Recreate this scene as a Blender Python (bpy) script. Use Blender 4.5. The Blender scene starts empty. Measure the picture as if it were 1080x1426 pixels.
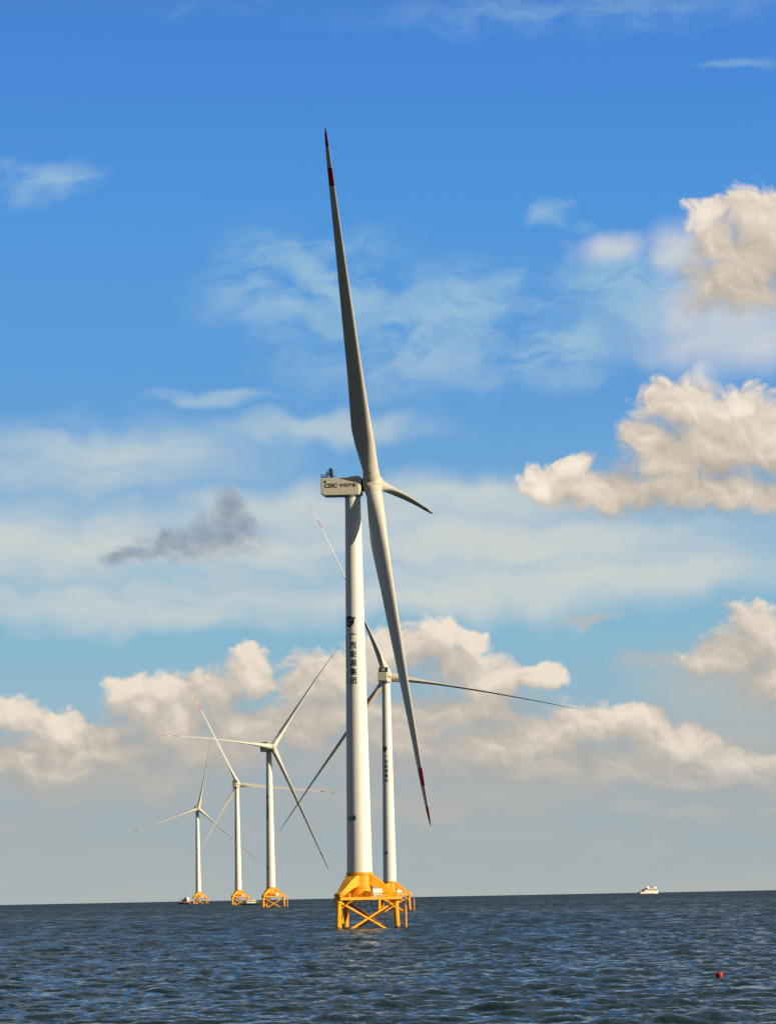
import bpy, bmesh, math, random
import numpy as np
from mathutils import Vector, Matrix

# ------------------------------------------------------------------ settings
PI = math.pi
RAD = math.radians
sc = bpy.context.scene
COL = sc.collection
EYE = 11.4                 # camera height above the water, metres
EARTH = 7.4e6              # effective earth radius (with refraction)
SUN_AZ = RAD(116.0)        # clockwise from +Y (the view direction)
SUN_EL = RAD(21.0)

# ------------------------------------------------------------------ camera
cam_d = bpy.data.cameras.new('camera')
cam = bpy.data.objects.new('camera', cam_d)
COL.objects.link(cam)
PITCH, ROLL = RAD(6.0275), RAD(1.10)
fw = Vector((0, math.cos(PITCH), math.sin(PITCH)))
up0 = Vector((0, -math.sin(PITCH), math.cos(PITCH)))
r0 = Vector((1, 0, 0))
cr, sr = math.cos(ROLL), math.sin(ROLL)
right = r0 * cr - up0 * sr
up = up0 * cr + r0 * sr
m3 = Matrix((right, up, -fw)).transposed()
cam.matrix_world = Matrix.Translation((0, 0, EYE)) @ m3.to_4x4()
cam_d.sensor_fit = 'VERTICAL'
cam_d.sensor_height = 36.0
cam_d.lens = 36.0 * 5000.0 / 1426.0
cam_d.clip_start = 1.0
cam_d.clip_end = 60000.0
sc.camera = cam

# ------------------------------------------------------------------ node helper
def srgb(r, g, b):
    f = lambda c: c / 12.92 if c <= 0.04045 else ((c + 0.055) / 1.055) ** 2.4
    return (f(r / 255), f(g / 255), f(b / 255), 1.0)

class N:
    """short hand for building node trees"""
    def __init__(self, tree):
        self.t = tree
    def link(self, a, b):
        self.t.links.new(a, b)
    def set(self, sock, v):
        if isinstance(v, bpy.types.NodeSocket):
            self.link(v, sock)
        else:
            sock.default_value = v
    def math(self, op, a, b=0.0, c=None, clamp=False):
        n = self.t.nodes.new('ShaderNodeMath'); n.operation = op; n.use_clamp = clamp
        self.set(n.inputs[0], a); self.set(n.inputs[1], b)
        if c is not None: self.set(n.inputs[2], c)
        return n.outputs[0]
    def vec(self, op, a, b=None, scale=None):
        n = self.t.nodes.new('ShaderNodeVectorMath'); n.operation = op
        if isinstance(a, tuple): a = a[:3]
        self.set(n.inputs[0], a)
        if b is not None: self.set(n.inputs[1], b)
        if scale is not None: self.set(n.inputs['Scale'], scale)
        return n.outputs['Value'] if op in ('LENGTH', 'DOT_PRODUCT', 'DISTANCE') else n.outputs[0]
    def noise(self, v, scale, detail=4.0, rough=0.5, dist=0.0, color=False):
        n = self.t.nodes.new('ShaderNodeTexNoise')
        self.set(n.inputs['Vector'], v)
        n.inputs['Scale'].default_value = scale; n.inputs['Detail'].default_value = detail
        n.inputs['Roughness'].default_value = rough; n.inputs['Distortion'].default_value = dist
        return n.outputs['Color' if color else 'Fac']
    def smooth(self, x, a, b, lo=0.0, hi=1.0):
        n = self.t.nodes.new('ShaderNodeMapRange'); n.interpolation_type = 'SMOOTHSTEP'
        self.set(n.inputs[0], x); self.set(n.inputs[1], a); self.set(n.inputs[2], b)
        self.set(n.inputs[3], lo); self.set(n.inputs[4], hi)
        return n.outputs[0]
    def mix(self, f, a, b, mode='MIX'):
        n = self.t.nodes.new('ShaderNodeMix'); n.data_type = 'RGBA'; n.blend_type = mode
        self.set(n.inputs[0], f); self.set(n.inputs[6], a); self.set(n.inputs[7], b)
        return n.outputs[2]
    def ramp(self, f, stops):
        n = self.t.nodes.new('ShaderNodeValToRGB'); e = n.color_ramp.elements
        while len(e) < len(stops): e.new(0.5)
        for k, (p, c) in enumerate(stops):
            e[k].position = p; e[k].color = c
        self.set(n.inputs[0], f)
        return n.outputs[0]
    def xyz(self, x, y, z):
        n = self.t.nodes.new('ShaderNodeCombineXYZ')
        self.set(n.inputs[0], x); self.set(n.inputs[1], y); self.set(n.inputs[2], z)
        return n.outputs[0]
    def sep(self, v):
        n = self.t.nodes.new('ShaderNodeSeparateXYZ'); self.set(n.inputs[0], v)
        return n.outputs

# ------------------------------------------------------------------ world: sky and clouds
# clouds are laid out in sky directions: (azimuth, elevation, half width, half height), degrees
CUMULUS = [
    (6.5,10.22,1.2,1.01), (5.25,10.55,0.52,0.37), (5.74,9.57,1.09,0.71), (4.76,7.43,0.94,0.83), (5.55,7.01,1.26,1.05), (4.08,6.94,0.63,0.63), (6.28,6.87,0.69,0.86), (5.29,6.28,1.6,0.48), (2.57,6.44,0.71,0.41), (3.07,6.68,0.4,0.3), (3.57,6.25,1.3,0.5),
    (-2.23,3.53,0.63,0.53), (-2.8,3.23,0.69,0.48), (-3.66,3.09,0.69,0.48), (-4.12,3.33,0.41,0.34), (-2.47,2.76,1.15,0.55), (-3.61,2.64,1.2,0.52), (-6.05,2.9,0.69,0.48), (-5.32,2.74,0.55,0.39), (-5.66,2.27,1.49,0.48), (-4.41,2.25,1.49,0.44),
    (0.76,4.01,0.71,0.39), (1.28,3.95,0.46,0.32), (0.18,3.71,1.26,0.46), (-0.85,3.5,0.92,0.55), (1.67,3.28,0.8,0.41), (2.3,3.38,0.52,0.34), (1.08,2.89,1.95,0.52), (1.76,2.31,2.64,0.66), (3.25,2.45,1.38,0.57), (4.44,2.31,1.15,0.48), (5.51,1.94,1.15,0.44), (0.16,2.4,1.95,0.71), (3.82,2.66,0.69,0.34), (4.03,1.8,2.29,0.46), (-1.33,2.54,1.38,0.57),
    (6.1,10.45,0.97,0.71), (5.41,10.09,0.82,0.55), (5.74,9.27,1.32,0.55), (4.54,6.63,1.32,0.66), (5.77,6.15,1.6,0.48), (5.2,6.9,1.7,0.95), (4.6,6.25,1.6,0.5), (5.6,7.5,0.8,0.5), (6.0,9.9,1.2,0.8), (5.4,9.6,0.9,0.5), (3.2,6.3,1.0,0.42), (-4.0,2.94,0.75,0.55), (-3.36,2.81,1.05,0.6), (-4.4,2.49,0.7,0.52), (-1.2,3.22,0.75,0.55), (-1.4,2.77,1.1,0.5), (1.1,3.52,1.03,0.46), (-0.75,2.92,1.72,0.63), (-2.83,2.33,2.18,0.48), (-5.23,1.98,2.18,0.39), (2.44,1.88,2.98,0.41), (5.17,1.66,1.83,0.34),
    (5.81,3.86,0.76,0.72), (5.33,3.5,1.05,0.48), (6.06,3.18,1.09,0.6)]
SOFT = [
    (5.49,8.84,1.5,0.75), (4.92,9.03,0.8,0.6), (5.93,8.54,1.6,0.5), (5.2,8.6,1.2,0.5), (5.6,3.1,1.4,0.45), (5.1,3.25,1.3,0.65), (5.95,2.9,1.2,0.5), (4.42,3.56,0.92,0.18), (-5.22,1.56,0.66,0.15), (4.69,1.11,0.86,0.18), (3.78,1.21,0.46,0.14), (-5.55,1.82,2.18,0.25), (1.17,1.46,3.44,0.37), (3.18,4.27,0.69,0.11), (5.12,8.11,0.3,0.34), (3.68,10.15,0.69,0.28), (4.77,10.11,0.52,0.46), (0.84,1.98,2.75,0.34)]
DARK = [
    (-2.68,5.71,0.55,0.34), (-2.48,6.08,0.28,0.32), (-3.06,5.48,0.52,0.23), (-3.5,5.64,0.25,0.19), (-2.36,5.82,0.25,0.3), (-4.32,5.31,0.25,0.14), (-3.92,5.35,0.4,0.1), (-3.12,5.53,0.86,0.3), (-3.86,5.38,0.57,0.16)]
CIRRUS = [
    (0.29,8.8,2.18,0.97), (1.45,9.24,1.49,0.8), (-1.2,9.63,1.83,1.03), (2.71,8.63,1.38,0.69), (-5.69,11.37,1.09,0.3), (2.79,10.68,0.41,0.23), (-2.41,14.04,0.8,0.23), (-2.97,7.89,1.26,0.18), (5.84,13.04,0.8,0.1), (3.2,13.84,3.78,0.34), (-4.48,6.93,2.98,0.69), (-5.52,5.57,3.78,0.8), (-2.43,5.3,3.78,0.69), (0.67,4.79,4.81,0.57), (3.54,5.07,4.01,0.57), (-3.93,4.64,3.78,0.41), (1.16,6.15,2.98,0.46), (4.01,9.51,1.38,0.69), (-1.01,7.34,1.95,0.34), (2.0,5.5,5.0,0.6), (-1.0,6.0,4.0,0.5), (1.5,4.9,5.0,0.35)]

def puff_group(name, puffs, k):
    """node group: vector (az, el) -> smooth minimum of the puffs' normalised radii"""
    g = bpy.data.node_groups.new(name, 'ShaderNodeTree')
    g.interface.new_socket('P', in_out='INPUT', socket_type='NodeSocketVector')
    g.interface.new_socket('q', in_out='OUTPUT', socket_type='NodeSocketFloat')
    gi = g.nodes.new('NodeGroupInput'); go = g.nodes.new('NodeGroupOutput')
    n = N(g); acc = None
    for a, e, rx, ry in puffs:
        v = n.vec('SUBTRACT', gi.outputs[0], (a, e, 0))
        v = n.vec('MULTIPLY', v, (1 / rx, 1 / ry, 0))
        q = n.vec('LENGTH', v)
        acc = q if acc is None else n.math('SMOOTH_MIN', acc, q, k)
    n.link(acc, go.inputs[0])
    return g

world = bpy.data.worlds.new('World')
sc.world = world
world.use_nodes = True
wt = world.node_tree
for nd in list(wt.nodes): wt.nodes.remove(nd)
w = N(wt)
SKY_STRENGTH = 0.10
tc = wt.nodes.new('ShaderNodeTexCoord')
D = w.vec('NORMALIZE', tc.outputs['Generated'])
dx, dy, dz = w.sep(D)
az = w.math('MULTIPLY', w.math('ARCTAN2', dx, dy), 180 / PI)
el = w.math('MULTIPLY', w.math('ARCSINE', dz), 180 / PI)
P = w.xyz(az, el, 0.0)

# clear sky: Nishita, eased towards the saturated late-afternoon blue of the place
sky = wt.nodes.new('ShaderNodeTexSky')
sky.sky_type = 'NISHITA'; sky.sun_disc = False
sky.sun_elevation = SUN_EL; sky.sun_rotation = SUN_AZ
sky.altitude = 0; sky.air_density = 1.0; sky.dust_density = 0.6; sky.ozone_density = 2.0
el01 = w.math('DIVIDE', w.math('MAXIMUM', el, 0.0), 90.0, clamp=True)
grad = w.ramp(w.math('POWER', el01, 0.5), [
    (0.0, srgb(172, 183, 186)), (math.sqrt(1.0/90), srgb(158, 175, 184)), (math.sqrt(2.7/90), srgb(146, 180, 199)),
    (math.sqrt(4.0/90), srgb(128, 180, 208)), (math.sqrt(5.4/90), srgb(118, 174, 211)), (math.sqrt(7.8/90), srgb(86, 154, 217)),
    (math.sqrt(10.7/90), srgb(70, 147, 221)), (math.sqrt(13.8/90), srgb(57, 129, 217)), (math.sqrt(15.5/90), srgb(78, 122, 172)), (math.sqrt(19.0/90), srgb(84, 116, 150)), (math.sqrt(40.0/90), srgb(88, 106, 122)), (1.0, srgb(72, 88, 106))])
EXPOSURE = 0.25
gain = 1.0 / SKY_STRENGTH / 2 ** EXPOSURE
grad = w.vec('SCALE', grad, scale=gain)
base = w.mix(0.12, grad, sky.outputs[0])

def grp(group, vec):
    n = wt.nodes.new('ShaderNodeGroup'); n.node_tree = group
    w.link(vec, n.inputs[0]); return n.outputs[0]

# domain warps
n1 = w.vec('SUBTRACT', w.noise(P, 0.95, 2.0, 0.5, color=True), (0.5, 0.5, 0.5))
n2 = w.vec('SUBTRACT', w.noise(P, 3.0, 8.0, 0.56, color=True), (0.5, 0.5, 0.5))
warp = w.vec('ADD', w.vec('MULTIPLY', n1, (1.0, 0.75, 0.0)), w.vec('MULTIPLY', n2, (0.32, 0.28, 0.0)))
PW = w.vec('ADD', P, warp)

# --- cirrus / thin veil
wisp = w.noise(w.vec('MULTIPLY', PW, (0.6, 1.5, 1.0)), 1.1, 8.0, 0.58, 0.25)
streak = w.noise(w.vec('MULTIPLY', w.vec('ADD', P, w.vec('MULTIPLY', n1, (1.2, 0.5, 0.0))), (0.16, 1.7, 1.0)), 1.0, 5.0, 0.52)
qc = grp(puff_group('cirrus field', CIRRUS, 0.25), w.vec('ADD', P, w.vec('MULTIPLY', n1, (2.0, 0.9, 0))))
veil = w.smooth(qc, 1.35, 0.15)
low = w.smooth(el, 8.4, 6.2)                       # the veil thickens towards the horizon
wv = w.math('ADD', w.math('MULTIPLY', wisp, w.math('SUBTRACT', 0.75, w.math('MULTIPLY', low, 0.45))), w.math('MULTIPLY', streak, w.math('ADD', 0.25, w.math('MULTIPLY', low, 0.45))))
cirA = w.math('MULTIPLY', veil, w.smooth(wv, w.math('SUBTRACT', 0.36, w.math('MULTIPLY', low, 0.24)), 0.59))
cirA = w.math('MULTIPLY', cirA, w.math('ADD', w.math('MULTIPLY', low, 0.20), 0.74))
cirA = w.math('MULTIPLY', cirA, w.smooth(el, 12.0, 13.3, 1.0, 0.45))
cirCol = w.mix(w.smooth(el, 9.5, 5.5), srgb(164, 198, 216), srgb(206, 211, 208))
colr = w.mix(cirA, base, w.vec('SCALE', cirCol, scale=gain))

# --- low haze banks and soft cloud
qs = grp(puff_group('soft field', SOFT, 0.2), w.vec('ADD', P, w.vec('MULTIPLY', warp, (0.8, 0.8, 0.0))))
sA = w.math('MULTIPLY', w.smooth(qs, 1.35, 0.1), w.math('ADD', w.smooth(el, 5.0, 8.5, 0.30, 0.55), w.math('MULTIPLY', wisp, 0.8)), clamp=True)
sCol = w.mix(w.smooth(el, 5.0, 8.0), srgb(190, 185, 178), srgb(206, 210, 215))
colr = w.mix(w.math('MULTIPLY', sA, 0.92), colr, w.vec('SCALE', sCol, scale=gain))

# --- small grey cloud
def billow(p, scale, detail, rough):
    """rounded lumps with sharp creases between them, about 0..1"""
    return w.math('MULTIPLY', w.math('ABSOLUTE', w.math('SUBTRACT', w.noise(p, scale, detail, rough), 0.5)), 3.4)
PQ = w.vec('ADD', P, w.vec('ADD', w.vec('MULTIPLY', n1, (0.8, 0.6, 0.0)), w.vec('MULTIPLY', n2, (0.12, 0.10, 0.0))))   # gently bent space for the lumps
b_big = billow(PQ, 1.7, 2.0, 0.4)
b_mid = billow(PQ, 4.2, 2.0, 0.45)
b_small = w.noise(P, 9.0, 4.0, 0.6)
lumps = w.math('ADD', w.math('ADD', w.math('MULTIPLY', b_big, 0.26), w.math('MULTIPLY', b_mid, 0.22)), w.math('MULTIPLY', b_small, 0.17))
qd = grp(puff_group('grey cloud field', DARK, 0.15), w.vec('ADD', P, w.vec('MULTIPLY', warp, (0.6, 0.6, 0.0))))
dA = w.math('MULTIPLY', w.smooth(w.math('ADD', qd, w.math('MULTIPLY', w.math('SUBTRACT', 0.38, lumps), 1.35)), 1.65, 0.55), w.smooth(w.noise(P, 3.4, 5.0, 0.55), 0.3, 0.65, 0.55, 0.92))
colr = w.mix(dA, colr, w.vec('SCALE', srgb(140, 154, 172), scale=gain))

# --- long low haze bank that the far cumulus stand in
hz = w.noise(w.vec('MULTIPLY', PW, (0.28, 1.3, 1.0)), 1.0, 5.0, 0.55)
hA = w.math('MULTIPLY', w.math('MULTIPLY', w.smooth(el, 3.1, 1.9), w.smooth(el, 0.5, 1.5, 0.25, 1.0)), w.smooth(hz, 0.30, 0.62, 0.25, 0.85))
colr = w.mix(hA, colr, w.vec('SCALE', w.mix(w.smooth(hz, 0.4, 0.65), srgb(164, 170, 173), srgb(184, 180, 174)), scale=gain))

# --- cumulus, lit from the upper right
cg = puff_group('cumulus field', CUMULUS, 0.14)
cs = puff_group('cumulus body', CUMULUS, 0.45)
LIGHT = (0.20, 0.48, 0.0)
PS = w.vec('ADD', P, w.vec('MULTIPLY', n1, (1.0, 0.75, 0.0)))        # smooth body for the broad shading
s0 = grp(cs, PS)
s1 = grp(cs, w.vec('ADD', PS, LIGHT))
dlit = w.math('MULTIPLY', w.math('SUBTRACT', s1, s0), 0.78)
q0 = w.math('ADD', grp(cg, PW), w.math('MULTIPLY', w.math('SUBTRACT', 0.34, lumps), 0.95))
# crisp sunlit heads, frayed undersides
soft_edge = w.math('ADD', w.smooth(w.noise(P, 0.8, 2.0), 0.35, 0.65, -0.12, 0.06), w.smooth(dlit, -0.25, 0.35, 0.26, 0.72))
cumA = w.smooth(q0, 1.08, soft_edge)
# lumps catch the light on their upper right
PL = w.vec('ADD', PQ, (0.055, 0.10, 0.0))
l_big = w.math('SUBTRACT', b_big, billow(PL, 1.7, 2.0, 0.4))
l_mid = w.math('SUBTRACT', b_mid, billow(PL, 4.2, 2.0, 0.45))
lump_light = w.math('ADD', w.math('MULTIPLY', l_big, 0.42), w.math('MULTIPLY', l_mid, 0.17))
fine = w.math('ADD', w.math('MULTIPLY', lump_light, w.smooth(dlit, -0.3, 0.25, 0.35, 1.0)), w.math('MULTIPLY', w.math('SUBTRACT', w.noise(PQ, 1.3, 5.0, 0.50), 0.5), 0.45))
lit = w.math('ADD', w.math('ADD', 0.36, dlit), fine)
high = w.smooth(el, 3.6, 6.0)
shadeC = w.mix(high, srgb(168, 167, 166), srgb(174, 166, 152))
midC = w.mix(high, srgb(194, 186, 175), srgb(208, 196, 180))
litC = w.mix(high, srgb(238, 224, 206), srgb(247, 235, 220))
cumC = w.mix(w.smooth(lit, 0.35, 1.30), w.mix(w.smooth(lit, -0.1, 0.55), shadeC, midC), litC)
# far cloud sinks into the air near the horizon
cumC = w.mix(w.smooth(el, 2.5, 0.9, 0.0, 0.7), cumC, srgb(170, 174, 175))
cumA = w.math('MULTIPLY', cumA, w.smooth(el, 0.9, 2.0, 0.0, 1.0))
colr = w.mix(cumA, colr, w.vec('SCALE', cumC, scale=gain))

# --- the rest of the sky dome, outside the part in view: unseen cloud, greyed to mute sea reflections and ambient
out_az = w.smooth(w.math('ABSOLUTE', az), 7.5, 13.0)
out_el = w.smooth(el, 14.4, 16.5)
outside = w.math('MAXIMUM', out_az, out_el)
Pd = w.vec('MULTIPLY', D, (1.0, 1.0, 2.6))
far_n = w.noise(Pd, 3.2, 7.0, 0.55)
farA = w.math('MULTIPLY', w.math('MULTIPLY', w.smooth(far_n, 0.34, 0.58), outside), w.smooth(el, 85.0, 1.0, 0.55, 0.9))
behind = w.math('MULTIPLY', w.smooth(dy, 0.25, -0.35, 0.0, 0.9), w.smooth(el, 60.0, 25.0))     # unseen dark bank, added behind the viewer to deepen shaded sides
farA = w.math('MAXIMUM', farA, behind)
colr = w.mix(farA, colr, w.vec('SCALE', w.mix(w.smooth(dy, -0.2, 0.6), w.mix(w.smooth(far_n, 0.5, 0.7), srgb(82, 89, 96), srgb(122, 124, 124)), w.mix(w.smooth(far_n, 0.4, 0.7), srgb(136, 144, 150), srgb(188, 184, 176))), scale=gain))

bg = wt.nodes.new('ShaderNodeBackground'); bg.inputs[1].default_value = SKY_STRENGTH
w.link(colr, bg.inputs[0])
wo = wt.nodes.new('ShaderNodeOutputWorld'); w.link(bg.outputs[0], wo.inputs[0])
world.cycles.sampling_method = 'MANUAL'
world.cycles.sample_map_resolution = 512

# ------------------------------------------------------------------ sun, exposure
sun_d = bpy.data.lights.new('sun', 'SUN'); sun_d.energy = 5.0; sun_d.angle = RAD(0.55)
sun_d.color = (1.0, 0.85, 0.58)
sun = bpy.data.objects.new('sun', sun_d); COL.objects.link(sun)
to_sun = Vector((math.sin(SUN_AZ) * math.cos(SUN_EL), math.cos(SUN_AZ) * math.cos(SUN_EL), math.sin(SUN_EL)))
sun.rotation_euler = to_sun.to_track_quat('Z', 'Y').to_euler()
sun.location = (400, -200, 400)
sc.view_settings.view_transform = 'Standard'
sc.view_settings.look = 'None'
sc.view_settings.exposure = EXPOSURE
sc.view_settings.gamma = 1.0
sc.render.film_transparent = False
sc.cycles.max_bounces = 6

# ------------------------------------------------------------------ materials
def new_mat(name):
    m = bpy.data.materials.new(name); m.use_nodes = True
    return m, N(m.node_tree), m.node_tree.nodes['Principled BSDF']

def paint(name, col, rough=0.45, dirt=0.12, scale=0.6, streak=True, dirt_col=None, metal=0.0):
    """painted metal with faint weather streaks running down"""
    m, n, b = new_mat(name)
    t = m.node_tree.nodes.new('ShaderNodeTexCoord')
    v = n.vec('MULTIPLY', t.outputs['Object'], (1.0, 1.0, 0.12 if streak else 1.0))
    f = n.noise(v, scale, 6.0, 0.6)
    f2 = n.noise(t.outputs['Object'], scale * 0.23, 3.0, 0.5)
    k = n.math('MULTIPLY', n.smooth(n.math('ADD', n.math('MULTIPLY', f, 0.7), n.math('MULTIPLY', f2, 0.3)), 0.42, 0.68), dirt)
    dc = dirt_col or (col[0] * 0.55, col[1] * 0.5, col[2] * 0.42, 1)
    n.link(n.mix(k, (col[0], col[1], col[2], 1), dc), b.inputs['Base Color'])
    n.set(b.inputs['Roughness'], n.smooth(f, 0.3, 0.7, rough - 0.08, rough + 0.1))
    b.inputs['Metallic'].default_value = metal
    return m

M = {}
M['white'] = paint('white tower paint', (0.82, 0.81, 0.78), 0.42, 0.10, 0.5)
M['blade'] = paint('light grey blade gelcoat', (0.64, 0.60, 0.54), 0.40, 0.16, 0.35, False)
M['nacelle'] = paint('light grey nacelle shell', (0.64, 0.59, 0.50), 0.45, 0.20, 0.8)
M['red'] = paint('red aviation band', (0.42, 0.018, 0.012), 0.45, 0.15, 0.8, False)
M['yellow'] = paint('yellow foundation paint', (0.95, 0.42, 0.003), 0.55, 0.42, 0.55, True, (0.42, 0.13, 0.01, 1))
M['cabinet'] = paint('white cabinet paint', (0.78, 0.77, 0.74), 0.4, 0.12, 1.0)
M['dark'] = paint('dark grey metal', (0.045, 0.047, 0.05), 0.5, 0.2, 1.0)
M['grey'] = paint('galvanised steel', (0.35, 0.36, 0.37), 0.42, 0.2, 1.0)
M['ink'] = paint('dark blue lettering', (0.012, 0.016, 0.035), 0.5, 0.0, 1.0)
M['black'] = paint('black lettering', (0.012, 0.012, 0.012), 0.5, 0.0, 1.0)
M['rust'] = paint('rusty cable tube', (0.40, 0.17, 0.03), 0.6, 0.4, 1.5)
M['buoy'] = paint('weathered red buoy plastic', (0.36, 0.016, 0.010), 0.5, 0.35, 3.0, True, (0.18, 0.012, 0.01, 1))
M['weed'] = paint('weed-grown steel', (0.09, 0.06, 0.02), 0.7, 0.4, 1.5)
M['hull_blue'] = paint('dark blue hull', (0.02, 0.035, 0.07), 0.4, 0.2, 0.4)
M['hull_black'] = paint('black hull', (0.014, 0.016, 0.02), 0.4, 0.2, 0.4)
M['hull_red'] = paint('orange red hull', (0.55, 0.13, 0.04), 0.45, 0.2, 0.4)
M['ship_white'] = paint('ship white', (0.80, 0.78, 0.73), 0.4, 0.12, 0.4)
M['deck_brown'] = paint('brown deck', (0.14, 0.09, 0.06), 0.6, 0.3, 0.4)
mg, ng, bg_ = new_mat('ship window glass')
bg_.inputs['Base Color'].default_value = (0.015, 0.02, 0.025, 1); bg_.inputs['Roughness'].default_value = 0.06
M['glass'] = mg

# the sea
ms, s, b = new_mat('sea water')
geo = ms.node_tree.nodes.new('ShaderNodeNewGeometry')
att = ms.node_tree.nodes.new('ShaderNodeAttribute'); att.attribute_name = 'ripple'   # roughness of unresolved ripples
pos = geo.outputs['Position']
pa = s.vec('SUBTRACT', s.noise(s.vec('MULTIPLY', pos, (0.7, 1.0, 1.0)), 1.1, 3.0, 0.6, color=True), (0.5, 0.5, 0.5))
pb = s.vec('SUBTRACT', s.noise(s.vec('MULTIPLY', pos, (0.8, 1.0, 1.0)), 3.9, 3.0, 0.6, color=True), (0.5, 0.5, 0.5))
rip = s.vec('ADD', s.vec('SCALE', pa, scale=0.9), s.vec('SCALE', pb, scale=0.7))
# gusts: broad patches where the small ripples are stronger or weaker
gust = s.noise(s.vec('MULTIPLY', pos, (0.006, 0.0022, 0.0)), 1.0, 5.0, 0.6)
fleck = s.noise(s.vec('MULTIPLY', pos, (0.11, 0.022, 0.0)), 1.0, 4.0, 0.65)
gk = s.math('MULTIPLY', s.smooth(gust, 0.3, 0.7, 0.84, 1.16), s.smooth(fleck, 0.32, 0.68, 0.55, 1.45))
rip = s.vec('MULTIPLY', s.vec('SCALE', rip, scale=gk), (0.5, 1.0, 0.0))
s.link(s.vec('NORMALIZE', s.vec('ADD', geo.outputs['Normal'], rip)), b.inputs['Normal'])
body = s.noise(s.vec('MULTIPLY', pos, (0.02, 0.01, 0.0)), 1.0, 4.0, 0.55)
s.link(s.mix(body, (0.003, 0.017, 0.022, 1), (0.007, 0.021, 0.021, 1)), b.inputs['Base Color'])
s.link(s.math('MULTIPLY', att.outputs['Fac'], gk), b.inputs['Roughness'])
b.inputs['IOR'].default_value = 1.333
b.inputs['Specular Tint'].default_value = (0.84, 0.92, 0.85, 1)
M['sea'] = ms

# ------------------------------------------------------------------ object helpers
def tag(o, label=None, cat=None, group=None, kind=None):
    if label: o['label'] = label
    if cat: o['category'] = cat
    if group: o['group'] = group
    if kind: o['kind'] = kind
    return o

def empty(name, loc=(0, 0, 0), rz=0.0):
    o = bpy.data.objects.new(name, None)
    o.empty_display_size = 2.0
    o.location = loc; o.rotation_euler = (0, 0, rz)
    COL.objects.link(o)
    return o

def kids(o):
    return [c for c in bpy.data.objects if c.parent is o]

def copy_tree(o, parent=None):
    c = o.copy(); COL.objects.link(c); c.parent = parent
    for ch in kids(o): copy_tree(ch, c)
    return c

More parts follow.
